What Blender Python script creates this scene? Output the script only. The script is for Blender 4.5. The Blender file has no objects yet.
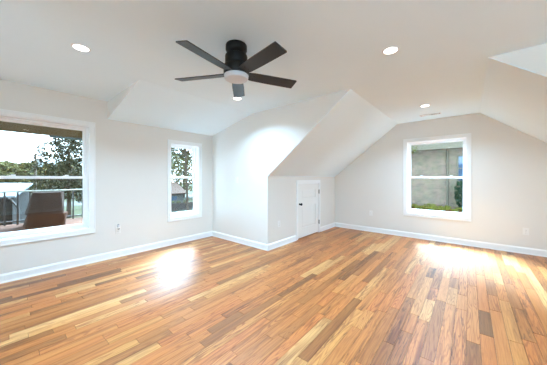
import bpy, bmesh, math, random
from mathutils import Vector, Matrix
random.seed(7)
S = bpy.context.scene
COL = S.collection
PI = math.pi
R = math.radians

# ------------------------------------------------------------------ camera
# x runs along the window wall towards the gable, y towards the window wall, z up (metres)
cam_d = bpy.data.cameras.new('camera')
cam = bpy.data.objects.new('camera', cam_d); COL.objects.link(cam)
cam_d.sensor_width = 36.0
cam_d.lens = 233.05 / 547 * 36
cam_d.shift_y = -(182.5 - 177.81) / 547
cam_d.clip_start = 0.02; cam_d.clip_end = 500
cam.location = (0, 0, 1.26)
cam.rotation_euler = (PI / 2, 0, 0.7004 - PI / 2)
S.camera = cam

# ------------------------------------------------------------------ sky, sun, exposure
SKY_STRENGTH = 5.4
SUN_STRENGTH = 105.0
CAN_POWER = 25.0          # watts of each recessed lamp
EXPOSURE = 0.55
w = bpy.data.worlds.new('overcast_sky'); S.world = w; w.use_nodes = True
bg = w.node_tree.nodes['Background']
bg.inputs[0].default_value = (0.66, 0.86, 1.02, 1); bg.inputs[1].default_value = SKY_STRENGTH
sd = bpy.data.lights.new('hazy_sun', 'SUN'); sd.energy = SUN_STRENGTH; sd.angle = R(38); sd.color = (.47, 0.74, 1)
sun = bpy.data.objects.new('hazy_sun', sd); COL.objects.link(sun)
sun.rotation_euler = Vector((-0.82, -0.66, -1.2)).to_track_quat('-Z', 'Y').to_euler()
sun.location = (20, 20, 40)
S.view_settings.view_transform = 'Standard'; S.view_settings.look = 'None'
S.view_settings.gamma = 1; S.view_settings.use_curve_mapping = False
S.view_settings.exposure = EXPOSURE
S.cycles.max_bounces = 14; S.cycles.diffuse_bounces = 12; S.cycles.transparent_max_bounces = 16
S.cycles.caustics_reflective = False; S.cycles.caustics_refractive = False
S.cycles.sample_clamp_indirect = 6

# ------------------------------------------------------------------ materials
def lin(c):
    f = lambda v: v / 12.92 if v <= 0.04045 else ((v + 0.055) / 1.055) ** 2.4
    return tuple(f(v / 255) for v in c) + (1,)

def mat(name, rgb, rough=0.5, metal=0.0, noise=0.0, scale=8.0, bump=0.0, bump_scale=200.0, spec=0.5, stretch=(1, 1, 1)):
    m = bpy.data.materials.new(name); m.use_nodes = True
    nt = m.node_tree; N = nt.nodes; L = nt.links
    b = N['Principled BSDF']
    b.inputs['Roughness'].default_value = rough; b.inputs['Metallic'].default_value = metal
    b.inputs['Specular IOR Level'].default_value = spec
    c = lin(rgb)
    tc = N.new('ShaderNodeTexCoord'); mp = N.new('ShaderNodeMapping'); L.new(tc.outputs['Object'], mp.inputs[0])
    mp.inputs['Scale'].default_value = stretch
    n = N.new('ShaderNodeTexNoise'); n.inputs['Scale'].default_value = scale; n.inputs['Detail'].default_value = 5
    L.new(mp.outputs[0], n.inputs['Vector'])
    r = N.new('ShaderNodeValToRGB')
    r.color_ramp.elements[0].position = 0.3; r.color_ramp.elements[1].position = 0.7
    r.color_ramp.elements[0].color = tuple(v * (1 - noise) for v in c[:3]) + (1,)
    r.color_ramp.elements[1].color = tuple(min(1, v * (1 + noise)) for v in c[:3]) + (1,)
    L.new(n.outputs['Fac'], r.inputs[0]); L.new(r.outputs[0], b.inputs['Base Color'])
    if bump:
        n2 = N.new('ShaderNodeTexNoise'); n2.inputs['Scale'].default_value = bump_scale
        L.new(mp.outputs[0], n2.inputs['Vector'])
        bp = N.new('ShaderNodeBump'); bp.inputs['Strength'].default_value = bump; bp.inputs['Distance'].default_value = 0.002
        L.new(n2.outputs['Fac'], bp.inputs['Height']); L.new(bp.outputs[0], b.inputs['Normal'])
    return m

def emit(name, rgb, strength):
    m = bpy.data.materials.new(name); m.use_nodes = True
    N = m.node_tree.nodes; N.clear()
    e = N.new('ShaderNodeEmission'); o = N.new('ShaderNodeOutputMaterial')
    e.inputs[0].default_value = rgb + (1,); e.inputs[1].default_value = strength
    m.node_tree.links.new(e.outputs[0], o.inputs[0])
    return m

def glass_mat():
    m = bpy.data.materials.new('window_glass'); m.use_nodes = True
    N = m.node_tree.nodes; L = m.node_tree.links; N.clear()
    o = N.new('ShaderNodeOutputMaterial'); mx = N.new('ShaderNodeMixShader')
    t = N.new('ShaderNodeBsdfTransparent'); t.inputs[0].default_value = (0.94, 0.955, 0.95, 1)
    g = N.new('ShaderNodeBsdfGlossy'); g.inputs['Roughness'].default_value = 0.01
    fr = N.new('ShaderNodeFresnel'); ge = N.new('ShaderNodeNewGeometry'); ior = N.new('ShaderNodeMapRange')      # same reflectance on both faces of the pane
    ior.inputs['To Min'].default_value = 1.45; ior.inputs['To Max'].default_value = 1 / 1.45
    L.new(ge.outputs['Backfacing'], ior.inputs['Value']); L.new(ior.outputs[0], fr.inputs[0])
    L.new(fr.outputs[0], mx.inputs[0]); L.new(t.outputs[0], mx.inputs[1]); L.new(g.outputs[0], mx.inputs[2]); L.new(mx.outputs[0], o.inputs[0])
    return m

def oak_mat():
    m = bpy.data.materials.new('oak_boards'); m.use_nodes = True
    nt = m.node_tree; N = nt.nodes; L = nt.links; b = N['Principled BSDF']
    at = N.new('ShaderNodeAttribute'); at.attribute_name = 'board'      # r, g, b: three random numbers per board
    sp = N.new('ShaderNodeSeparateColor'); L.new(at.outputs['Color'], sp.inputs[0])
    tc = N.new('ShaderNodeTexCoord')
    off = N.new('ShaderNodeVectorMath'); off.operation = 'SCALE'; off.inputs['Scale'].default_value = 37.0
    L.new(at.outputs['Vector'], off.inputs[0])
    ad = N.new('ShaderNodeVectorMath'); ad.operation = 'ADD'
    L.new(tc.outputs['Object'], ad.inputs[0]); L.new(off.outputs[0], ad.inputs[1])
    # board tone
    ramp = N.new('ShaderNodeValToRGB'); cr = ramp.color_ramp
    tones = [(0.0, (128, 80, 40)), (0.06, (152, 95, 48)), (0.15, (174, 110, 56)), (0.36, (188, 120, 61)), (0.55, (194, 118, 60)),
             (0.72, (197, 130, 70)), (0.88, (203, 145, 84)), (1.0, (212, 164, 108))]
    cr.elements[0].position = 0; cr.elements[0].color = lin(tones[0][1])
    cr.elements[1].position = 1; cr.elements[1].color = lin(tones[-1][1])
    for p, c in tones[1:-1]:
        e = cr.elements.new(p); e.color = lin(c)
    L.new(sp.outputs[0], ramp.inputs[0])
    # long fibres
    mp = N.new('ShaderNodeMapping'); mp.inputs['Scale'].default_value = (2.2, 60, 1); L.new(ad.outputs[0], mp.inputs[0])
    n1 = N.new('ShaderNodeTexNoise'); n1.inputs['Scale'].default_value = 1.6; n1.inputs['Detail'].default_value = 6; n1.inputs['Roughness'].default_value = 0.62
    L.new(mp.outputs[0], n1.inputs['Vector'])
    # cathedral figure
    mp2 = N.new('ShaderNodeMapping'); mp2.inputs['Scale'].default_value = (0.9, 11, 1); L.new(ad.outputs[0], mp2.inputs[0])
    n2 = N.new('ShaderNodeTexNoise'); n2.inputs['Scale'].default_value = 1.3; n2.inputs['Detail'].default_value = 1.5
    L.new(mp2.outputs[0], n2.inputs['Vector'])
    mu = N.new('ShaderNodeMath'); mu.operation = 'MULTIPLY'; mu.inputs[1].default_value = 85; L.new(n2.outputs['Fac'], mu.inputs[0])
    si = N.new('ShaderNodeMath'); si.operation = 'SINE'; L.new(mu.outputs[0], si.inputs[0])
    r2 = N.new('ShaderNodeMapRange'); r2.inputs['From Min'].default_value = 0.1; r2.inputs['From Max'].default_value = 1.0
    L.new(si.outputs[0], r2.inputs['Value'])
    # broad streaks of darker heartwood
    mp3 = N.new('ShaderNodeMapping'); mp3.inputs['Scale'].default_value = (0.7, 13, 1); L.new(ad.outputs[0], mp3.inputs[0])
    n3 = N.new('ShaderNodeTexNoise'); n3.inputs['Scale'].default_value = 1.7; n3.inputs['Detail'].default_value = 3
    L.new(mp3.outputs[0], n3.inputs['Vector'])
    r3 = N.new('ShaderNodeMapRange'); r3.inputs['From Min'].default_value = 0.48; r3.inputs['From Max'].default_value = 0.72; L.new(n3.outputs['Fac'], r3.inputs['Value'])
    r1 = N.new('ShaderNodeMapRange'); r1.inputs['From Min'].default_value = 0.42; r1.inputs['From Max'].default_value = 0.72; L.new(n1.outputs['Fac'], r1.inputs['Value'])
    def darken(prev, fac, k, col):
        ml = N.new('ShaderNodeMath'); ml.operation = 'MULTIPLY'; ml.inputs[1].default_value = k; L.new(fac, ml.inputs[0])
        mx = N.new('ShaderNodeMix'); mx.data_type = 'RGBA'; mx.blend_type = 'MULTIPLY'
        L.new(ml.outputs[0], mx.inputs[0]); L.new(prev, mx.inputs[6]); mx.inputs[7].default_value = lin(col)
        return mx.outputs[2]
    c = darken(ramp.outputs[0], r1.outputs[0], 0.55, (196, 160, 128))
    fig = N.new('ShaderNodeMath'); fig.operation = 'MULTIPLY'; L.new(r2.outputs[0], fig.inputs[0]); L.new(sp.outputs[1], fig.inputs[1])
    c = darken(c, fig.outputs[0], 0.8, (186, 140, 102))
    st = N.new('ShaderNodeMath'); st.operation = 'MULTIPLY'; L.new(r3.outputs[0], st.inputs[0]); L.new(sp.outputs[2], st.inputs[1])
    c = darken(c, st.outputs[0], 0.9, (150, 110, 82))
    # thin dark mineral lines on some boards
    mp4 = N.new('ShaderNodeMapping'); mp4.inputs['Scale'].default_value = (1.1, 16, 1); L.new(ad.outputs[0], mp4.inputs[0])
    n4 = N.new('ShaderNodeTexNoise'); n4.inputs['Scale'].default_value = 1.2; n4.inputs['Detail'].default_value = 4; L.new(mp4.outputs[0], n4.inputs['Vector'])
    a4 = N.new('ShaderNodeMath'); a4.operation = 'SUBTRACT'; a4.inputs[1].default_value = 0.5; L.new(n4.outputs['Fac'], a4.inputs[0])
    b4 = N.new('ShaderNodeMath'); b4.operation = 'ABSOLUTE'; L.new(a4.outputs[0], b4.inputs[0])
    r4 = N.new('ShaderNodeMapRange'); r4.inputs['From Min'].default_value = 0.0; r4.inputs['From Max'].default_value = 0.022; r4.inputs['To Min'].default_value = 1; r4.inputs['To Max'].default_value = 0
    L.new(b4.outputs[0], r4.inputs['Value'])
    g4 = N.new('ShaderNodeMapRange'); g4.inputs['From Min'].default_value = 0.55; g4.inputs['From Max'].default_value = 0.95; L.new(sp.outputs[2], g4.inputs['Value'])
    m4 = N.new('ShaderNodeMath'); m4.operation = 'MULTIPLY'; L.new(r4.outputs[0], m4.inputs[0]); L.new(g4.outputs[0], m4.inputs[1])
    c = darken(c, m4.outputs[0], 0.75, (120, 84, 62))
    L.new(c, b.inputs['Base Color'])
    rr = N.new('ShaderNodeMapRange'); rr.inputs['To Min'].default_value = 0.34; rr.inputs['To Max'].default_value = 0.46; L.new(n1.outputs['Fac'], rr.inputs['Value'])
    L.new(rr.outputs[0], b.inputs['Roughness'])
    b.inputs['Coat Weight'].default_value = 0.2; b.inputs['Coat Roughness'].default_value = 0.36
    bp = N.new('ShaderNodeBump'); bp.inputs['Strength'].default_value = 0.12; bp.inputs['Distance'].default_value = 0.001
    L.new(n1.outputs['Fac'], bp.inputs['Height']); L.new(bp.outputs[0], b.inputs['Normal'])
    return m

def brick_mat():
    m = bpy.data.materials.new('grey_beige_brick'); m.use_nodes = True
    nt = m.node_tree; N = nt.nodes; L = nt.links; b = N['Principled BSDF']; b.inputs['Roughness'].default_value = 0.9
    tc = N.new('ShaderNodeTexCoord'); mp = N.new('ShaderNodeMapping'); L.new(tc.outputs['Object'], mp.inputs[0])
    mp.inputs['Rotation'].default_value = (R(90), 0, R(90))
    sx = N.new('ShaderNodeSeparateXYZ'); L.new(tc.outputs['Object'], sx.inputs[0])
    cx = N.new('ShaderNodeCombineXYZ'); L.new(sx.outputs[1], cx.inputs[0]); L.new(sx.outputs[2], cx.inputs[1])
    br = N.new('ShaderNodeTexBrick'); L.new(cx.outputs[0], br.inputs['Vector'])
    br.inputs['Scale'].default_value = 1.0; br.inputs['Brick Width'].default_value = 0.22; br.inputs['Row Height'].default_value = 0.075
    br.inputs['Mortar Size'].default_value = 0.008
    br.inputs['Color1'].default_value = lin((118, 96, 64)); br.inputs['Color2'].default_value = lin((102, 84, 56)); br.inputs['Mortar'].default_value = lin((116, 97, 67))
    n = N.new('ShaderNodeTexNoise'); n.inputs['Scale'].default_value = 5; n.inputs['Detail'].default_value = 6; L.new(tc.outputs['Object'], n.inputs['Vector'])
    mx = N.new('ShaderNodeMix'); mx.data_type = 'RGBA'; mx.blend_type = 'OVERLAY'; mx.inputs[0].default_value = 0.5
    L.new(br.outputs['Color'], mx.inputs[6]); L.new(n.outputs['Color'], mx.inputs[7]); 
    h = N.new('ShaderNodeHueSaturation'); h.inputs['Saturation'].default_value = 0.55; L.new(mx.outputs[2], h.inputs['Color']); L.new(h.outputs[0], b.inputs['Base Color'])
    return m

M = dict(
    wall=mat('white_wall_paint', (225, 223, 218), 0.62, noise=0.006, scale=3, bump=0.05, bump_scale=300, spec=0.3),
    ceil=mat('flat_white_ceiling_paint', (232, 247, 254), 0.8, noise=0.006, scale=3, bump=0.05, bump_scale=300, spec=0.2),
    trim=mat('semi_gloss_white_trim', (238, 240, 240), 0.32, noise=0.004, scale=4),
    vinyl=mat('white_vinyl', (244, 245, 246), 0.35, noise=0.004, scale=4),
    door=mat('white_door_paint', (231, 231, 228), 0.36, noise=0.005, scale=4),
    plastic=mat('white_plastic', (232, 232, 230), 0.35, noise=0.004),
    slot=mat('dark_slot', (60, 60, 58), 0.6, noise=0.1),
    black=mat('matte_black_metal', (12, 12, 13), 0.4, noise=0.08, scale=12, spec=0.25),
    blade=mat('charcoal_blade_laminate', (24, 26, 29), 0.38, noise=0.12, scale=3, stretch=(1, 1, 1)),
    frost=mat('frosted_white_lens', (208, 212, 218), 0.45, noise=0.01),
    steel=mat('brushed_steel', (150, 146, 140), 0.35, 1.0, noise=0.08, scale=30),
    vent=mat('white_vent_enamel', (228, 229, 229), 0.4, noise=0.006),
    ventin=mat('dark_duct', (52, 52, 54), 0.8, noise=0.1),
    oak=oak_mat(), glass=glass_mat(),
    under=mat('dark_subfloor', (58, 42, 30), 0.9, noise=0.1),
    lens=emit('lit_lamp_lens', (1.0, 0.97, 0.92), 1.0),
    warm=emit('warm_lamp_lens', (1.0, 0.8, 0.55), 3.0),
    siding=mat('cream_siding', (137, 132, 111), 0.8, noise=0.05, scale=2),
    soffit=mat('olive_beige_soffit', (110, 88, 64), 0.8, noise=0.08, scale=4),
    gutter=mat('blue_grey_gutter', (62, 71, 69), 0.5, noise=0.06),
    deck=mat('red_brown_deck_boards', (70, 44, 31), 0.8, noise=0.25, scale=2, stretch=(1, 9, 1)),
    rail=mat('pale_grey_rail', (147, 147, 134), 0.6, noise=0.05),
    iron=mat('dark_baluster', (44, 38, 34), 0.6, noise=0.1),
    cover=mat('brown_cover_cloth', (48, 35, 28), 0.9, noise=0.06, scale=3),
    hem=mat('red_brown_cloth', (54, 34, 24), 0.9, noise=0.06, scale=3),
    grass=mat('lawn_grass', (32, 31, 11), 0.95, noise=0.3, scale=1.2),
    road=mat('grey_asphalt', (44, 42, 38), 0.9, noise=0.08, scale=3),
    soil=mat('rust_mulch', (84, 52, 34), 0.95, noise=0.3, scale=6),
    metalroof=mat('pale_blue_metal_roof', (78, 82, 84), 0.45, noise=0.05, stretch=(1, 1, 1)),
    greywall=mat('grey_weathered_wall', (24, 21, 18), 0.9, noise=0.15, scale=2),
    wood=mat('weathered_pole_wood', (88, 78, 70), 0.9, noise=0.2, scale=5),
    grey=mat('grey_tank_metal', (136, 142, 146), 0.6, noise=0.05),
    bark=mat('dark_bark', (72, 62, 54), 0.95, noise=0.3, scale=9),
    leafdark=mat('dark_green_leaves', (50, 48, 30), 0.85, noise=0.35, scale=1.5),
    leafmid=mat('mid_green_leaves', (70, 70, 36), 0.85, noise=0.35, scale=1.5),
    leafolive=mat('olive_leaves', (84, 80, 50), 0.9, noise=0.25, scale=0.4),
    leafyellow=mat('yellow_green_leaves', (107, 109, 48), 0.85, noise=0.3, scale=6),
    leafshrub=mat('deep_green_leaves', (27, 51, 34), 0.8, noise=0.35, scale=6),
    shingle=mat('brown_shingles', (48, 32, 22), 0.95, noise=0.15, scale=6, stretch=(1, 4, 4)),
    bluewall=mat('blue_grey_siding', (74, 76, 76), 0.8, noise=0.06),
    beige=mat('beige_fascia', (96, 92, 80), 0.8, noise=0.05),
    pane=mat('dark_blue_window_pane', (52, 74, 98), 0.08, noise=0.3, scale=3),
    brick=brick_mat(),
    fence=mat('dark_stained_fence', (64, 60, 60), 0.9, noise=0.2, scale=4),
)

for k in ('siding', 'soffit', 'deck', 'cover', 'hem', 'grass', 'road', 'soil', 'greywall', 'wood', 'bark', 'leafdark', 'leafmid', 'leafolive', 'leafyellow', 'leafshrub', 'shingle', 'bluewall', 'beige', 'fence', 'brick', 'metalroof'):
    M[k].node_tree.nodes['Principled BSDF'].inputs['Specular IOR Level'].default_value = 0.06      # dull outdoor surfaces

# ------------------------------------------------------------------ mesh helpers
class MB:
    def __init__(s): s.bm = bmesh.new()
    def box(s, x0, x1, y0, y1, z0, z1, bevel=0.0):
        v = [s.bm.verts.new((x, y, z)) for x in (x0, x1) for y in (y0, y1) for z in (z0, z1)]
        f = [(0, 1, 3, 2), (4, 6, 7, 5), (0, 4, 5, 1), (2, 3, 7, 6), (0, 2, 6, 4), (1, 5, 7, 3)]
        fs = [s.bm.faces.new([v[i] for i in q]) for q in f]
        if bevel:
            es = list({e for q in fs for e in q.edges})
            bmesh.ops.bevel(s.bm, geom=es, offset=bevel, segments=2, affect='EDGES', profile=0.5)
        return s
    def prism(s, pts, axis, a, b):
        """polygon pts in the two other axes, swept along axis from a to b"""
        def P(p, t):
            q = list(p); q.insert('xyz'.index(axis), t); return q
        n = len(pts)
        A = [s.bm.verts.new(P(p, a)) for p in pts]; B = [s.bm.verts.new(P(p, b)) for p in pts]
        s.bm.faces.new(A); s.bm.faces.new(B[::-1])
        for i in range(n):
            j = (i + 1) % n; s.bm.faces.new((A[j], A[i], B[i], B[j]))
        return s
    def lathe(s, prof, c=(0, 0, 0), axis='z', seg=32):
        """profile of (radius, height)"""
        rings = []
        for r, h in prof:
            ring = []
            for k in range(seg):
                a = 2 * PI * k / seg
                p = (r * math.cos(a), r * math.sin(a), h)
                if axis == 'y': p = (p[0], p[2], p[1])
                if axis == 'x': p = (p[2], p[0], p[1])
                ring.append(s.bm.verts.new((p[0] + c[0], p[1] + c[1], p[2] + c[2])))
            rings.append(ring)
        for A, B in zip(rings, rings[1:]):
            for k in range(seg):
                s.bm.faces.new((A[k], A[(k + 1) % seg], B[(k + 1) % seg], B[k]))
        s.bm.faces.new(rings[0][::-1]); s.bm.faces.new(rings[-1])
        return s
    def tube(s, a, b, r0, r1=None, seg=8):
        r1 = r0 if r1 is None else r1
        a = Vector(a); b = Vector(b); d = (b - a).normalized()
        u = d.cross(Vector((0.3, 0.2, 1)) if abs(d.z) < 0.9 else Vector((1, 0, 0))).normalized(); v = d.cross(u)
        A = [s.bm.verts.new(a + (u * math.cos(t) + v * math.sin(t)) * r0) for t in [2 * PI * k / seg for k in range(seg)]]
        B = [s.bm.verts.new(b + (u * math.cos(t) + v * math.sin(t)) * r1) for t in [2 * PI * k / seg for k in range(seg)]]
        for k in range(seg): s.bm.faces.new((A[k], A[(k + 1) % seg], B[(k + 1) % seg], B[k]))
        s.bm.faces.new(A[::-1]); s.bm.faces.new(B)
        return s
    def leaf(s, p, size):
        n = Vector((random.gauss(0, 1), random.gauss(0, 1), random.gauss(0, 1))).normalized()
        u = n.orthogonal().normalized(); u.rotate(Matrix.Rotation(random.uniform(0, 6.28), 3, n)); v = n.cross(u)
        q = Vector(p)
        vs = [s.bm.verts.new(q + u * size), s.bm.verts.new(q + v * size * .55), s.bm.verts.new(q - u * size), s.bm.verts.new(q - v * size * .55)]
        s.bm.faces.new(vs)
    def build(s, name, m, parent=None, smooth=False):
        bmesh.ops.recalc_face_normals(s.bm, faces=s.bm.faces)
        me = bpy.data.meshes.new(name); s.bm.to_mesh(me); s.bm.free()
        me.materials.append(m)
        if smooth:
            me.polygons.foreach_set('use_smooth', [True] * len(me.polygons))
            me.set_sharp_from_angle(angle=R(35))
        o = bpy.data.objects.new(name, me); COL.objects.link(o)
        if parent: o.parent = parent
        return o

def tag(o, label, cat=None, group=None, kind=None):
    o['label'] = label
    if cat: o['category'] = cat
    if group: o['group'] = group
    if kind: o['kind'] = kind
    return o

def thing(name, loc, label, cat, group=None, kind=None, rot=0):
    o = bpy.data.objects.new(name, None); COL.objects.link(o); o.empty_display_size = .1
    o.location = loc; o.rotation_euler = (0, 0, rot)
    return tag(o, label, cat, group, kind)

def copy_tree(o, parent=None):
    c = o.copy(); COL.objects.link(c)
    if parent: c.parent = parent
    for ch in list(o.children): copy_tree(ch, c)
    return c

def struct(o, label, cat): return tag(o, label, cat, kind='structure')

# ------------------------------------------------------------------ the room's measures
XG, XB = 5.641, -1.30            # gable wall, wall behind the camera
YL = 4.285                       # window (dormer) wall
XC = 3.02                        # cheek wall
YK = 2.678; ZK = 1.286           # knee wall
H = 2.438
YCL, YCR = 1.211, -0.138         # where the flat ceiling meets the two slopes
ZB, YS, XP = 2.168, 3.049, 1.099 # low dormer ceiling at the wall, its upper edge, its side
XR = 3.10; YR = -3.20; YKR = -1.605
T = 0.17                         # outer wall thickness
WA = (-0.13, 0.884, 0.505, 2.02)
WB = (2.094, 2.692, 0.505, 1.91)
WC = (0.042, 1.033, 0.515, 2.022)
WBACK_FILL = [(-3.0, -1.6, .2, 2.34), (-1.45, .1, .2, 2.34), (2.3, 2.9, .2, 2.34)]   # y ranges of unseen windows added behind the camera as fill light
WR_FILL = [(-1.1, -.05, .505, 2.02), (2.3, 3.0, .505, 2.02)]     # x ranges of unseen windows added in the right dormer wall to brighten the room

# floor boards: one mesh, every board a quad of its own with three random numbers
def build_floor():
    MB().box(XB - T, XG + T, YR - T, YL + T, -0.14, -0.008).build('subfloor', M['under'])
    me = bpy.data.meshes.new('floor'); V = []; F = []; A = []
    wd = 0.0826; gap = 0.0011
    y = YR
    rnd = random.Random(11)
    while y < YL + T:
        x = XB - rnd.uniform(0, 1.0)
        while x < XG:
            ln = rnd.choice((.35, .45, .55, .65, .8, .95, 1.15, 1.4)) * rnd.uniform(.9, 1.1)
            x0, x1 = max(x, XB), min(x + ln, XG)
            if x1 > x0:
                i = len(V); V += [(x0 + gap, y + gap, 0), (x1 - gap, y + gap, 0), (x1 - gap, y + wd - gap, 0), (x0 + gap, y + wd - gap, 0),
                                  (x0 + gap, y + gap, -.008), (x1 - gap, y + gap, -.008), (x1 - gap, y + wd - gap, -.008), (x0 + gap, y + wd - gap, -.008)]
                F += [(i, i + 1, i + 2, i + 3), (i, i + 4, i + 5, i + 1), (i + 1, i + 5, i + 6, i + 2), (i + 2, i + 6, i + 7, i + 3), (i + 3, i + 7, i + 4, i)]
                c = (rnd.random(), rnd.random(), rnd.random(), 1)
                A += [c] * 5
            x += ln
        y += wd
    me.from_pydata(V, [], F); me.materials.append(M['oak'])
    at = me.attributes.new('board', 'FLOAT_COLOR', 'FACE')
    for k, c in enumerate(A): at.data[k].color = c
    o = bpy.data.objects.new('floor', me); COL.objects.link(o)
    struct(o, 'honey oak strip floor with mixed pale and brown boards', 'floor')
build_floor()
struct(bpy.data.objects['subfloor'], 'dark subfloor below the oak boards', 'floor')

def wall_with_hole(name, fixed_axis, a, b, rng, z0, z1, holes, label, m='wall'):
    """wall slab between a and b on the fixed axis, rng along the other one, with rectangular holes (u0,u1,z0,z1)"""
    mb = MB()
    def bx(u0, u1, za, zb):
        if u1 - u0 < 1e-4 or zb - za < 1e-4: return
        if fixed_axis == 'y': mb.box(u0, u1, a, b, za, zb)
        else: mb.box(a, b, u0, u1, za, zb)
    u = rng[0]
    for h in sorted(holes):
        bx(u, h[0], z0, z1); bx(h[0], h[1], z0, h[2]); bx(h[0], h[1], h[3], z1); u = h[1]
    bx(u, rng[1], z0, z1)
    return struct(mb.build(name, M[m]), label, 'wall')

wall_with_hole('wall_left', 'y', YL, YL + T, (XB - T, XC + T), -.1, H + .1, [WA, WB], 'white wall with the wide and the narrow window', 'wall')
# gable wall, a pentagon under the two slopes
def gable():
    mb = MB()
    zl = lambda y: min(H, ZK + (YK - y) * (H - ZK) / (YK - YCL), ZK + (y - YKR) * (H - ZK) / (YCR - YKR)) + .05
    ys = [YKR - .1, YKR, WC[0], WC[1], YK, YK + .1]
    def strip(y0, y1, z0, z1f):
        pts = [(y0, z0), (y1, z0), (y1, z1f(y1))]
        for k in (YCL, YCR):
            if y0 < k < y1: pts.append((k, z1f(k)))
        pts.append((y0, z1f(y0)))
        mb.prism(pts, 'x', XG, XG + T)
    strip(YKR - .1, WC[0], -.1, zl); strip(WC[1], YK + .1, -.1, zl)
    strip(WC[0], WC[1], WC[3], zl); mb.box(XG, XG + T, WC[0], WC[1], -.1, WC[2])
    return struct(mb.build('wall_gable', M['wall']), 'white gable wall with the far window under sloped ceilings', 'wall')
gable()
# cheek wall: from the window wall to the knee wall; its top follows the dormer ceiling and the roof slope
rise = (H - ZK) / (YK - YCL)
struct(MB().prism([(YK, -.1), (YL + .02, -.1), (YL + .02, ZB + .02), (YL, ZB), (YS, H), (YCL + .0076, H), (YK, ZK + .006)], 'x', XC, XC + .10).build('wall_cheek', M['wall']),
       'white wall jutting out between narrow window and low closet door', 'wall')
DX0, DX1, DZ = 3.945, 4.785, 1.128   # opening for the low door
wall_with_hole('wall_knee', 'y', YK, YK + .10, (XC + .10, XG), -.1, ZK + .0, [(DX0 - .02, DX1 + .02, -.1, DZ + .015)], 'low white knee wall around the closet door')
struct(MB().box(XC + .1, XG, YK + .5, YK + .55, -.1, 1.0).build('wall_closet', M['under']), 'dark back of the closet behind the low door', 'wall')
# slopes
def slope(name, ya, za, yb, zb, x0, x1, th, label):
    d = Vector((0, yb - ya, zb - za)).normalized(); n = Vector((0, -d.z, d.y))
    if n.z < 0: n = -n
    p = [(ya, za), (yb, zb), (yb + n.y * th, zb + n.z * th), (ya + n.y * th, za + n.z * th)]
    return struct(MB().prism(p, 'x', x0, x1).build(name, M['ceil']), label, 'ceiling')
slope('ceiling_slope', YK + .5, ZK - .5 * rise, YCL, H, XC + .003, XG + .05, .12, 'sloped ceiling rising from above the low door')
slope('ceiling_slope', YKR - .1, ZK - .1 * rise, YCR, H, XR + .003, XG + .05, .12, 'sloped ceiling at the right of the far window')
slope('ceiling_slope', YL + .02, ZB - .02 * (H - ZB) / (YL - YS), YS, H, XP + .003, XC, .12, 'low sloped ceiling down to the narrow window wall')
# flat ceiling
mb = MB()
mb.box(XB - T, XC + .1, YCR, YS, H, H + .12)
mb.box(XC + .1, XG + T, YCR, YCL, H, H + .12)
mb.box(XB - T, XP, YS, YL + T, H, H + .12)
mb.box(XB - T, XR, YR - T, YCR, H, H + .12)
struct(mb.build('ceiling', M['ceil']), 'flat white ceiling around the black fan', 'ceiling')
# little triangle of wall where the ceiling drops beside the wide window
struct(MB().prism([(YS + .016, H), (YL, ZB + .005), (YL, H)], 'x', XP, XP + .08).build('wall_return', M['wall']), 'small white triangular drop of wall right of the wide window', 'wall')
# right dormer and the wall behind the camera
struct(MB().prism([(YR - T, -.1), (YKR, -.1), (YKR, ZK + .006), (YCR - .0076, H), (YR - T, H)], 'x', XR, XR + .10).build('wall_dormer', M['wall']), 'pale wall above the right slope, at the right edge', 'wall')
wall_with_hole('wall_right', 'y', YR - T, YR, (XB - T, XR + .1), -.1, H + .1, WR_FILL, 'white dormer wall facing the window wall')
struct(MB().box(XR + .1, XG + T, YKR - .1, YKR, -.1, ZK + .05).build('wall_knee', M['wall']), 'low white knee wall under the right slope', 'wall')
wall_with_hole('wall_back', 'x', XB - T, XB, (YR - T, YL + T), -.1, H + .1, WBACK_FILL, 'white wall behind the viewer')

# baseboards
def baseboard(name, p, q, inward, label):
    """board from p to q (floor points), standing on the room side"""
    p = Vector((p[0], p[1], 0)); q = Vector((q[0], q[1], 0)); n = Vector((inward[0], inward[1], 0))
    prof = [(0, 0), (.020, 0), (.020, .010), (.014, .019), (.014, .088), (.009, .097), (.006, .106), (0, .108)]
    bm = bmesh.new()
    A = [bm.verts.new(p + n * a + Vector((0, 0, b))) for a, b in prof]; B = [bm.verts.new(q + n * a + Vector((0, 0, b))) for a, b in prof]
    k = len(prof)
    for i in range(k): bm.faces.new((A[i], A[(i + 1) % k], B[(i + 1) % k], B[i]))
    bm.faces.new(A[::-1]); bm.faces.new(B)
    mb = MB(); mb.bm.free(); mb.bm = bm
    return struct(mb.build(name, M['trim']), label, 'baseboard')
baseboard('baseboard_left', (XB, YL), (XC, YL), (0, -1), 'white baseboard along the wall with two windows')
baseboard('baseboard_cheek', (XC, YL), (XC, YK - .02), (-1, 0), 'white baseboard along the jutting wall')
baseboard('baseboard_knee', (XC - .02, YK), (DX0 - .075, YK), (0, -1), 'short white baseboard at the left of the low door')
baseboard('baseboard_knee', (DX1 + .075, YK), (XG, YK), (0, -1), 'white baseboard at the right of the low door')
baseboard('baseboard_gable', (XG, YKR), (XG, YK), (-1, 0), 'white baseboard along the far gable wall')
baseboard('baseboard_right', (XB, YR), (XR, YR), (0, 1), 'white baseboard along the right dormer wall')
baseboard('baseboard_back', (XB, YR), (XB, YL), (1, 0), 'white baseboard behind the viewer')

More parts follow.
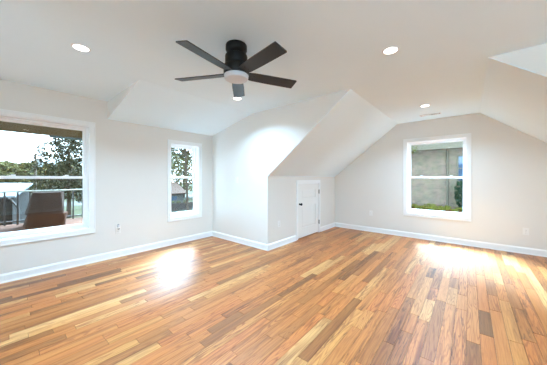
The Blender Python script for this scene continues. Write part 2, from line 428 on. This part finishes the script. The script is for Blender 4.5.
# ------------------------------------------------------------------ windows
def window(name, u0, u1, z0, z1, place, label, cw=.062):
    """built looking along +y with the wall face at y = 0 and the room at y < 0; place(root) turns it into its wall"""
    r = thing(name, (0, 0, 0), label, 'window', kind='structure')
    c = MB(); e = .0004
    t = .014
    for a in ((u0 - cw, u1 + cw, z1 - .004, z1 + cw), (u0 - cw, u1 + cw, z0 - cw, z0 + .004), (u0 - cw, u0 + .004, z0, z1), (u1 - .004, u1 + cw, z0, z1)):
        c.box(a[0], a[1], -t, 0, a[2], a[3], .003)
    # the raised outer edge of the casing
    for a in ((u0 - cw, u1 + cw, z1 + cw - .014, z1 + cw), (u0 - cw, u1 + cw, z0 - cw, z0 - cw + .014), (u0 - cw, u0 - cw + .014, z0, z1), (u1 + cw - .014, u1 + cw, z0, z1)):
        c.box(a[0], a[1], -t - .007, -t + .002, a[2], a[3], .002)
    c.build('casing', M['trim'], r)
    j = MB(); jt = .012
    j.box(u0, u0 + jt, 0, T, z0, z1); j.box(u1 - jt, u1, 0, T, z0, z1); j.box(u0 + jt, u1 - jt, 0, T, z0, z0 + jt); j.box(u0 + jt, u1 - jt, 0, T, z1 - jt, z1)
    j.build('jamb', M['vinyl'], r)
    # vinyl tracks and stops
    a0, a1, b0, b1 = u0 + jt, u1 - jt, z0 + jt, z1 - jt
    f = MB(); ft = .018
    for (p, q, s_, v) in ((a0, a0 + ft, b0, b1), (a1 - ft, a1, b0, b1), (a0 + ft, a1 - ft, b1 - ft, b1), (a0 + ft, a1 - ft, b0, b0 + ft)):
        f.box(p, q, .09, .165, s_, v, .002)
    f.build('window_frame', M['vinyl'], r)
    a0 += ft; a1 -= ft; b0 += ft; b1 -= ft
    zm = 1.262
    def sash(nm, za, zb, y0, y1, st, bot, top):
        s = MB()
        s.box(a0, a0 + st, y0, y1, za, zb, .003); s.box(a1 - st, a1, y0, y1, za, zb, .003)
        s.box(a0 + st, a1 - st, y0, y1, za, za + bot, .003); s.box(a0 + st, a1 - st, y0, y1, zb - top, zb, .003)
        o = s.build(nm, M['vinyl'], r)
        ym = (y0 + y1) / 2
        MB().box(a0 + st - .004, a1 - st + .004, ym - .003, ym + .003, za + bot - .004, zb - top + .004).build('pane', M['glass'], o)
        return o
    sash('upper_sash', zm - .016, b1, .130, .160, .030, .036, .030)
    lo = sash('lower_sash', b0, zm + .022, .095, .127, .032, .046, .038)
    for k in (.25, .75):
        u = u0 + (u1 - u0) * k
        if u1 - u0 < .7: 
            if k == .25: continue
            u = (u0 + u1) / 2
        l = MB(); l.box(u - .03, u + .03, .098, .124, zm + .021, zm + .030, .003); l.box(u - .012, u + .03, .102, .116, zm + .029, zm + .040, .003)
        l.build('sash_lock', M['vinyl'], lo)
    place(r)
    return r
def on_left(r): r.location = (0, YL, 0)
def on_gable(r): r.location = (XG, 0, 0); r.rotation_euler = (0, 0, -PI / 2)
def on_back(r): r.location = (XB, 0, 0); r.rotation_euler = (0, 0, PI / 2)
def on_right(r): r.location = (0, YR, 0); r.rotation_euler = (0, 0, PI)
window('window_1', *WA, on_left, 'wide white double-hung window looking onto the porch rail')
window('window_2', *WB, on_left, 'narrow tall white double-hung window beside the jutting wall')
window('window_3', -WC[1], -WC[0], WC[2], WC[3], on_gable, 'white double-hung window in the far gable wall')
for k, q in enumerate(WBACK_FILL):
    window('window_%d' % (4 + k), *q, on_back, 'added white double-hung fill-light window behind the viewer, ' + ('nearest the right dormer', 'between two others', 'nearest the window wall')[k])
for k, q in enumerate(WR_FILL):
    window('window_%d' % (7 + k), -q[1], -q[0], q[2], q[3], on_right, 'added white double-hung fill-light window in the right dormer wall, ' + ('behind the viewer', 'ahead of the viewer')[k])

# ------------------------------------------------------------------ the low closet door
d = thing('door_1', (0, 0, 0), 'low white panel door with black knob in the knee wall', 'door', kind='structure')
cs = MB(); cw = .058
cs.box(DX0 - .012 - cw, DX0 - .010, YK - .016, YK, 0, DZ + .012, .003); cs.box(DX1 + .010, DX1 + .012 + cw, YK - .016, YK, 0, DZ + .012, .003)
cs.box(DX0 - .012 - cw, DX1 + .012 + cw, YK - .016, YK, DZ + .010, DZ + .012 + cw + .012, .003)
cs.build('casing', M['trim'], d)
jb = MB(); jb.box(DX0 - .020, DX0 - .003, YK, YK + .10, 0, DZ + .015); jb.box(DX1 + .003, DX1 + .020, YK, YK + .10, 0, DZ + .015); jb.box(DX0 - .003, DX1 + .003, YK, YK + .10, DZ + .003, DZ + .015)
jb.build('jamb', M['trim'], d)
lf = MB(); y0, y1 = YK - .004, YK + .032
zb_, zt_ = .022, DZ
p0, p1 = DX0 + .145, DX1 - .145
rows = ((.215, .672), (.820, 1.008))
lf.box(DX0, p0, y0, y1, zb_, zt_); lf.box(p1, DX1, y0, y1, zb_, zt_)
lf.box(p0, p1, y0, y1, zb_, rows[0][0]); lf.box(p0, p1, y0, y1, rows[0][1], rows[1][0]); lf.box(p0, p1, y0, y1, rows[1][1], zt_)
leaf = lf.build('door_leaf', M['door'], d)
for za, zb2 in rows:
    pn = MB(); i = .035
    A = [pn.bm.verts.new(v) for v in ((p0, y0 + .013, za), (p1, y0 + .013, za), (p1, y0 + .013, zb2), (p0, y0 + .013, zb2))]
    B = [pn.bm.verts.new(v) for v in ((p0 + i, y0 + .002, za + i), (p1 - i, y0 + .002, za + i), (p1 - i, y0 + .002, zb2 - i), (p0 + i, y0 + .002, zb2 - i))]
    for k in range(4): pn.bm.faces.new((A[k], A[(k + 1) % 4], B[(k + 1) % 4], B[k]))
    pn.bm.faces.new(B)
    A2 = [pn.bm.verts.new((v.co.x, y1 - .004, v.co.z)) for v in A]; pn.bm.faces.new(A2[::-1])
    for k in range(4): pn.bm.faces.new((A[(k + 1) % 4], A[k], A2[k], A2[(k + 1) % 4]))
    pn.build('door_panel', M['door'], leaf)
kx, kz = DX0 + .055, .717
kn = MB(); kn.lathe([(.020, 0), (.020, -.004), (.014, -.008), (.014, -.026), (.022, -.034), (.027, -.046), (.024, -.058), (.012, -.062)], (kx, y0, kz), 'y', 24)
tag(kn.build('knob', M['black'], d, True), 'round black door knob')
for hz in (.943, .248):
    h = MB(); h.box(DX1 - .001, DX1 + .012, YK - .019, YK - .004, hz - .045, hz + .045, .001)
    h.tube((DX1 + .004, YK - .022, hz - .047), (DX1 + .004, YK - .022, hz + .047), .006, seg=12)
    tag(h.build('hinge', M['steel'], d), 'brushed steel hinge')

# ------------------------------------------------------------------ ceiling fan
FX, FY = 1.374, 1.591
fan = thing('ceiling_fan', (FX, FY, H), 'black five-blade flush ceiling fan with a white drum light', 'fan')
MB().lathe([(.091, 0), (.094, -.006), (.094, -.044), (.090, -.054), (.074, -.066), (.066, -.072), (.066, -.086)], seg=40).build('canopy', M['black'], fan, True)
MB().lathe([(.064, -.080), (.086, -.088), (.096, -.094), (.099, -.102), (.099, -.158), (.094, -.168), (.078, -.176)], seg=40).build('motor_housing', M['black'], fan, True)
hub = MB().lathe([(.085, -.172), (.108, -.182), (.112, -.190), (.112, -.262), (.108, -.268)], seg=40).build('hub', M['black'], fan, True)
MB().lathe([(.106, -.262), (.108, -.270), (.106, -.290), (.098, -.303), (.080, -.309), (.03, -.312)], seg=40).build('light_lens', M['frost'], fan, True)
PITCH = R(-13.66); ZBL = 2.183 - H
for k in range(5):
    a = R(45.77) + k * 2 * PI / 5
    b = MB()
    # outline of the blade in its own plane: x outwards, y across
    out = [(.10, -.045), (.16, -.054), (.30, -.059), (.576, -.0615), (.582, -.056), (.582, .056), (.576, .0615), (.30, .059), (.16, .054), (.10, .045)]
    b.prism([(x, y) for x, y in out], 'z', -.0035, .0035)
    o = b.build('blade', M['blade'], fan)
    o.rotation_euler = (Matrix.Rotation(a, 3, 'Z') @ Matrix.Rotation(PITCH, 3, 'X')).to_euler(); o.location = (0, 0, ZBL)
    br = MB(); br.box(.085, .19, -.030, .030, .003, .010, .002)
    for q in (-.018, .018): br.lathe([(.005, -.0055), (.005, -.0035)], (.16, q, 0), seg=10)
    br.build('blade_bracket', M['black'], o)

# ------------------------------------------------------------------ recessed lamps
def can(x, y, label):
    t = thing('recessed_light', (x, y, H), label, 'ceiling light', 'recessed ceiling lamps')
    MB().lathe([(.056, -.0005), (.056, -.006), (.062, -.008), (.070, -.005), (.072, -.0005)], seg=40).build('trim_ring', M['plastic'], t, True)
    MB().lathe([(.056, -.001), (.056, -.0045), (.02, -.005)], seg=40).build('lamp_lens', LENS, t)
    ld = bpy.data.lights.new('lamp_glow', 'AREA'); ld.shape = 'DISK'; ld.size = .11; ld.energy = CAN_POWER; ld.color = (.48, .765, 1.03); ld.spread = R(140)
    lo = bpy.data.objects.new('lamp_glow', ld); COL.objects.link(lo); lo.parent = t; lo.location = (0, 0, -.012)
LENS = M['lens']; LENS.node_tree.nodes['Emission'].inputs[1].default_value = 6.0
can(.49, 2.69, 'round recessed ceiling light above the wide window')
can(2.34, .56, 'round recessed ceiling light right of the fan, largest in view')
can(4.50, .56, 'round recessed ceiling light in front of the far window beside the air vent')
can(2.29, 2.63, 'round recessed ceiling light half hidden behind a fan blade tip')
can(.46, .56, 'round recessed ceiling light above the viewer')

# ------------------------------------------------------------------ ceiling vent
v = thing('air_vent', (5.19, .565, H), 'white two-way ceiling air vent before the far window', 'vent')
fr = MB(); L2, W2 = .165, .062
for a in ((-W2, W2, -L2, -L2 + .018), (-W2, W2, L2 - .018, L2), (-W2, -W2 + .018, -L2 + .018, L2 - .018), (W2 - .018, W2, -L2 + .018, L2 - .018), (-W2 + .018, W2 - .018, -.006, .006)):
    fr.box(a[0], a[1], a[2], a[3], -.007, 0, .001)
fr.build('vent_frame', M['vent'], v)
MB().box(-W2 + .016, W2 - .016, -L2 + .016, L2 - .016, -.0012, -.0002).build('duct_opening', M['ventin'], v)
for half, s in ((-1, 1), (1, -1)):
    for k in range(9):
        y = half * (.016 + k * .0145)
        q = MB(); th = R(50) * s
        dy, dz = math.sin(th) * .0065, math.cos(th) * .0065
        q.prism([(y - dy, -.008 - dz * .5), (y - dy + .001, -.008 - dz * .5), (y + dy + .001, -.003 + dz * .2), (y + dy, -.003 + dz * .2)], 'x', -W2 + .016, W2 - .016)
        q.build('louver', M['vent'], v)

# ------------------------------------------------------------------ outlets and the switch
def outlet(loc, rot, label, switch=False):
    """plate lies in its own xz plane facing -y"""
    t = thing('light_switch' if switch else 'wall_outlet', loc, label, 'switch' if switch else 'outlet', rot=rot)
    MB().box(-.036, .036, -.006, 0, -.058, .058, .003).build('cover_plate', M['plastic'], t)
    if switch:
        MB().box(-.017, .017, -.009, -.005, -.034, .034, .002).build('rocker', M['plastic'], t)
    else:
        for z in (-.021, .021):
            o = MB().box(-.016, .016, -.0085, -.005, z - .014, z + .014, .003).build('receptacle', M['plastic'], t)
            s = MB(); s.box(-.007, -.0052, -.0092, -.008, z - .002, z + .007); s.box(.0052, .007, -.0092, -.008, z - .002, z + .006); s.lathe([(.0025, -.0092), (.0025, -.008)], (0, 0, z - .008), 'y', 10)
            s.build('slot', M['slot'], o)
    MB().lathe([(.003, -.0072), (.003, -.005)], (0, 0, 0 if not switch else .048), 'y', 10).build('screw', M['steel'], t)
    return t
outlet((1.241, YL, .435), 0, 'white wall outlet right of the wide window, under the plugged-in night light')
outlet((3.333, YK, .415), 0, 'white wall outlet in the knee wall left of the low door')
outlet((XG, 1.771, .432), -PI / 2, 'white wall outlet left of the far window')
outlet((XG, -.707, .372), -PI / 2, 'white wall outlet right of the far window')
outlet((XC, 3.478, 1.217), -PI / 2, 'white light switch on the jutting wall', True)
nl = thing('night_light', (1.241, YL - .0085, .456), 'small white plug-in night light with dark sensor in the outlet', 'night light')
MB().box(-.020, .020, -.030, 0, -.010, .024, .005).build('body', M['plastic'], nl)
MB().lathe([(.016, .020), (.019, .030), (.019, .052), (.012, .062)], (0, -.016, 0), 'z', 20).build('shade', M['frost'], nl, True)
MB().box(-.012, .012, -.024, -.008, .061, .068, .002).build('cap', M['slot'], nl)
MB().box(-.013, .013, -.034, -.028, -.012, .002, .002).build('sensor', M['slot'], nl)

# ------------------------------------------------------------------ outdoors: ground
struct(MB().box(-60, 140, YL + T + .1, 160, -3.2, -3.0).build('ground', M['grass']), 'green lawn beyond the porch', 'lawn')
struct(MB().box(-60, 140, 46, 54, -3.0, -2.985).build('road', M['road']), 'grey road crossing beyond the porch rail', 'road')
struct(MB().box(XG + T + .05, 34, -12, 3.4, -3.2, .15).build('terrace', M['soil']), 'rust brown mulch bank outside the far window', 'ground')
# porch outside the wide window
struct(MB().box(-4, 2.5, YL + T + .005, 10.05, -.2, -.08).build('porch_deck', M['deck']), 'red-brown porch deck outside the wide window', 'deck')
pr = thing('porch_roof', (0, 0, 2.70), 'olive-beige porch soffit seen through the wide window top', 'porch roof')
y0 = YL + T + .005
MB().box(-4, 2.3, y0, 10.95, 0, .06).build('soffit', M['soffit'], pr)
MB().prism([(y0, .06), (10.95, .06), (y0, .95)], 'x', -4, 2.3).build('roof_deck', M['shingle'], pr)
MB().box(1.15, 2.33, 10.86, 11.06, -.05, .09, .012).build('gutter', M['gutter'], pr)
for x in (-3.8, 2.24):
    MB().box(x - .05, x + .05, 9.98, 10.04, -2.78, 0).build('post', M['rail'], pr)
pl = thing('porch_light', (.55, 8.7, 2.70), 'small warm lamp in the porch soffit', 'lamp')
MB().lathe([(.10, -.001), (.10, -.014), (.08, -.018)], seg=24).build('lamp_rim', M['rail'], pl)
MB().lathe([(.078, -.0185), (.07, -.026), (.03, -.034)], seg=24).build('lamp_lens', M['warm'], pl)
rl = thing('porch_railing', (0, 9.92, -.08), 'porch railing with pale top rail and dark balusters', 'railing')
MB().box(-3.9, 2.45, -.045, .045, .930, .968, .006).build('top_rail', M['rail'], rl)
MB().box(-3.9, 2.45, -.02, .02, .08, .115).build('bottom_rail', M['iron'], rl)
for k in range(26):
    x = 2.34 - k * .245
    MB().box(x - .019, x + .019, -.019, .019, 0, .93).build('baluster', M['iron'], rl)
# a covered heap of porch furniture
cv = thing('furniture_cover', (.88, 9.25, -.08), 'brown cloth cover over porch furniture by the railing', 'cover')
def cover(z0, z1, a, b, cc, dd, nm, m):
    mb = MB(); n = 28; rings = []
    for i in range(7):
        t = i / 6; z = z0 + (z1 - z0) * t; ring = []
        for k in range(n):
            g = 2 * PI * k / n; sx = abs(math.cos(g)) ** .45 * (1 if math.cos(g) >= 0 else -1); sy = abs(math.sin(g)) ** .45 * (1 if math.sin(g) >= 0 else -1)
            wob = 1 + .025 * math.sin(7 * g + 3 * t)
            ring.append(mb.bm.verts.new((sx * (a + (cc - a) * t) * wob + .06 * t, sy * (b + (dd - b) * t) * wob, z)))
        rings.append(ring)
    for A, B in zip(rings, rings[1:]):
        for k in range(n): mb.bm.faces.new((A[k], A[(k + 1) % n], B[(k + 1) % n], B[k]))
    mb.bm.faces.new(rings[-1]); mb.bm.faces.new(rings[0][::-1])
    mb.build(nm, m, cv, True)
cover(0, .34, .42, .42, .40, .40, 'skirt', M['hem'])
cover(.335, .93, .385, .385, .31, .30, 'top_cover', M['cover'])

# ------------------------------------------------------------------ outdoors: trees
def blob_leaves(mb, c, r, n, size, flat=1.0):
    for _ in range(n):
        while True:
            p = Vector((random.uniform(-1, 1), random.uniform(-1, 1), random.uniform(-1, 1)))
            if p.length <= 1: break
        if p.length > 0: p = p.normalized() * (p.length ** .5)
        mb.leaf((c[0] + p.x * r, c[1] + p.y * r, c[2] + p.z * r * flat), size * random.uniform(.6, 1.3))
def tree(loc, height, crown_r, crown_lo, label, m, n=2600, size=.16, blobs=12, trunk=.16, lean=0, group=None, cat='tree', name='tree', lead=.5):
    t = thing(name, loc, label, cat, group)
    b = MB(); top = Vector((lean, 0, height * .86))
    b.tube((0, 0, 0), top * lead, trunk, trunk * .7); b.tube(top * lead, top, trunk * .7, trunk * .2)
    c = MB()
    for k in range(blobs):
        a = k * 2.399; f = (k + .5) / blobs
        z = crown_lo + (height - crown_lo) * f * .92
        rr = crown_r * (.35 + .65 * math.sin(PI * min(1, .15 + .85 * f)) ** .8)
        p = Vector((math.cos(a) * rr * .62 + lean * f, math.sin(a) * rr * .62, z))
        s = top * max(.25, min(.95, (z - crown_r * .5) / max(.1, top.z)))
        b.tube(s, p, trunk * .3, trunk * .08, 6)
        blob_leaves(c, p, rr * .55, n // blobs, size, .75)
    b.build('trunk', M['bark'], t); c.build('crown', m, t)
    return t
def at(x, y, dist):
    a = (x - 273.5) / 233.05; g = .7004
    return Vector((dist * (a * math.sin(g) + math.cos(g)), dist * (-a * math.cos(g) + math.sin(g)), 1.26 + (177.81 - y) / 233.05 * dist))
# big tree on the right of the wide window's view
p = at(69, 178, 25); tree((p.x, p.y, -3), 8.9, 2.9, 2.2, 'large dark green tree behind the porch railing', M['leafdark'], 5200, .15, 22, .22)
# its distant treeline, each tree by itself
first = None
rnd = random.Random(5)
for k in range(13):
    dist = (58, 80, 68, 92)[k % 4]
    px = -12 + k * 7.4 + rnd.uniform(-.8, .8); p = at(px, 178, dist)
    if first is None:
        first = tree((p.x, p.y, -3), 9.0, 3.3, 1.5, 'olive green tree in the hazy treeline beyond the road', M['leafolive'], 4200, .5, 16, .25, group='far treeline beyond the road')
        o = first
    else:
        o = copy_tree(first)
    o.location = (p.x, p.y, -3); o.rotation_euler = (0, 0, rnd.uniform(0, 6))
    s = dist / 70; o.scale = (s * 1.0, s * 1.0, s * rnd.uniform(.9, 1.02))
# utility pole
p = at(35.5, 178, 30)
up = thing('utility_pole', (p.x, p.y, -3), 'wooden utility pole with a grey tank, outside the wide window', 'pole')
MB().tube((0, 0, 0), (0, 0, 7.4), .13, .10, 10).build('pole', M['wood'], up)
MB().tube((.42, -.2, 5.7), (.42, -.2, 6.7), .26, .26, 14).build('transformer', M['grey'], up)
MB().tube((0, 0, 6.2), (.42, -.2, 6.2), .05, .05, 8).build('bracket', M['grey'], up)
# neighbour's low shed with a pale metal roof
sh = thing('shed', (-1.0, 24.0, -3), 'low grey shed with a pale blue metal roof beyond the railing', 'shed')
def rel(v): return (v[0] + 1.0, v[1] - 24.0, v[2] + 3)
A = [Vector(rel(at(33, 183, 18))), Vector(rel(at(15, 196, 15.5))), Vector(rel(at(-40, 198, 15.5))), Vector(rel(at(-40, 182.6, 19)))]
mb = MB(); tp = [mb.bm.verts.new(v) for v in A]; bt = [mb.bm.verts.new(v - Vector((0, 0, .12))) for v in A]
mb.bm.faces.new(tp); mb.bm.faces.new(bt[::-1])
for k in range(4): mb.bm.faces.new((tp[(k + 1) % 4], tp[k], bt[k], bt[(k + 1) % 4]))
mb.build('roof', M['metalroof'], sh)
cen = sum(A, Vector()) / 4
mb = MB(); tp = [mb.bm.verts.new(cen + (v - cen) * .9 - Vector((0, 0, .16))) for v in A]; bt = [mb.bm.verts.new((v.co.x, v.co.y, 0)) for v in tp]
mb.bm.faces.new(tp); mb.bm.faces.new(bt[::-1])
for k in range(4): mb.bm.faces.new((tp[(k + 1) % 4], tp[k], bt[k], bt[(k + 1) % 4]))
mb.build('wall', M['greywall'], sh)
e = A[1] - Vector((.25, 0, .12))
MB().tube(e, e + Vector((.42, .25, -.75)), .055, .055).tube(e + Vector((.42, .25, -.75)), (e.x + .42, e.y + .25, 0), .055, .055).build('downspout', M['iron'], sh)

# ---- seen through the narrow window
hs = thing('house', (16.6, 40.5, -3.3), 'blue-grey house with a brown roof, seen through the narrow window', 'house')
MB().box(-6, 4.2, -2.5, 5, 0, 1.95).build('wall', M['bluewall'], hs)
MB().prism([(-3.0, 1.8), (-3.0, 1.95), (1.2, 3.75), (5.5, 1.95), (5.5, 1.8)], 'x', -6.5, 4.8).build('roof', M['shingle'], hs)
for x in (-3.2, .2, 2.6):
    f = MB().box(x - .55, x + .55, -2.54, -2.48, .7, 1.6).build('window', M['beige'], hs); MB().box(x - .47, x + .47, -2.56, -2.53, .78, 1.52).build('pane', M['pane'], f)
fc = thing('yard_fence', (14.6, 28.2, -3), 'dark low board fence in front of the blue-grey house', 'fence')
for k in range(5):
    MB().box(-3.4 + k * 1.6, -3.3 + k * 1.6, -.05, .05, 0, 1.15).build('post', M['fence'], fc)
f = MB()
for k in range(42): f.box(-3.4 + k * .155, -3.4 + k * .155 + .13, -.08, -.05, .08, 1.08)
f.build('board_panel', M['fence'], fc)
for k, (px, dist, sc) in enumerate(((172.0, 33, 1.0), (178.6, 34, .9), (185.4, 33.5, 1.0))):
    p = at(px, 178, dist)
    sb = MB(); blob_leaves(sb, (0, 0, .5), .38, 420, .09, 1.1)
    t = thing('hedge_shrub', (p.x, p.y, -3), 'round green shrub in the row before the blue-grey house', 'shrub', 'shrubs before the blue-grey house')
    sb.build('foliage', M['leafmid'], t); MB().tube((0, 0, 0), (0, 0, .6), .06).build('stem', M['bark'], t); t.scale = (sc, sc, sc * 1.1)
p = at(189.3, 178, 15); tree((p.x, p.y, -3), 8.6, 2.0, 5.6, 'slim dark tree just outside the narrow window', M['leafdark'], 1500, .12, 12, .085, lean=-.35, lead=.75)
p = at(163, 178, 24); tree((p.x, p.y, -3), 8.6, 2.6, 5.2, 'leafy green tree behind the slim dark tree', M['leafmid'], 1500, .14, 12, .15)
p = at(184, 178, 50); tree((p.x, p.y, -3), 9.5, 5.0, 2.4, 'broad green tree rising behind the brown roof', M['leafolive'], 2200, .3, 16, .25)

# ---- seen through the far window
NX = 10.5
nb = thing('neighbour_house', (NX, 0, .15), 'grey-beige brick house wall outside the far window', 'house')
mb = MB(); wy0, wy1, wz0, wz1 = -.75, .37, .95, 1.93
mb.box(0, .25, -6, wy0, 0, 2.15); mb.box(0, .25, wy1, 6.5, 0, 2.15); mb.box(0, .25, wy0, wy1, 0, wz0); mb.box(0, .25, wy0, wy1, wz1, 2.15)
mb.build('wall', M['brick'], nb)
MB().box(-.45, .25, -6.3, 6.8, 2.15, 2.20).build('soffit', M['beige'], nb)
MB().box(-.50, -.45, -6.3, 6.8, 2.12, 2.36).build('fascia', M['beige'], nb)
MB().prism([(-.5, 2.36), (4.5, 2.95), (4.5, 2.7), (-.45, 2.2)], 'y', -6.3, 6.8).build('roof', M['shingle'], nb)
wf = MB()
for a in ((wy0, wy1, wz0, wz0 + .06), (wy0, wy1, wz1 - .06, wz1), (wy0, wy0 + .06, wz0 + .06, wz1 - .06), (wy1 - .06, wy1, wz0 + .06, wz1 - .06), (wy0 + .06, wy1 - .06, 1.42, 1.46)): wf.box(-.03, .06, *a)
wfo = wf.build('window', M['beige'], nb)
MB().box(.02, .03, wy0 + .06, wy1 - .06, wz0 + .06, wz1 - .06).build('pane', M['pane'], wfo)
MB().tube((-.06, .62, 0), (-.06, .62, 2.15), .035, seg=10).build('downpipe', M['beige'], nb)
def shrub(loc, r, label, m, n, size, group=None, name='shrub'):
    t = thing(name, loc, label, 'plant', group)
    b = MB(); blob_leaves(b, (0, 0, r * 1.05), r, n, size, 1.0); b.build('foliage', m, t)
    s = MB()
    for k in range(4): s.tube((0, 0, 0), (math.cos(k * 1.6) * r * .5, math.sin(k * 1.6) * r * .5, r), .008, .004, 5)
    s.build('stem', M['bark'], t)
    return t
t = shrub((10.15, .12, .15), .33, 'dark green upright shrub below the neighbour window', M['leafshrub'], 700, .045); t.scale = (.9, .9, 1.6)
rnd = random.Random(3); src = None
for k in range(22):
    y = 2.15 - k * .1 + rnd.uniform(-.05, .05); x = 9.7 + rnd.uniform(-.35, .35)
    if src is None:
        src = shrub((x, y, .15), .12, 'small yellow-green plant at the foot of the brick wall', M['leafyellow'], 170, .032, 'plants along the brick wall', 'ground_plant'); o = src
    else: o = copy_tree(src)
    o.location = (x, y, .15); s = rnd.uniform(.6, 1.05); o.scale = (s, s, s * rnd.uniform(.5, .8)); o.rotation_euler = (0, 0, rnd.uniform(0, 6))
tree((9.0, 2.12, .15), 2.7, .7, 1.85, 'small green tree hanging over the brick wall at the far window top', M['leafmid'], 900, .05, 10, .04)
tree((16.8, .5, .15), 4.4, 1.2, 1.4, 'green tree rising behind the brick house roof', M['leafmid'], 1400, .1, 12, .1)
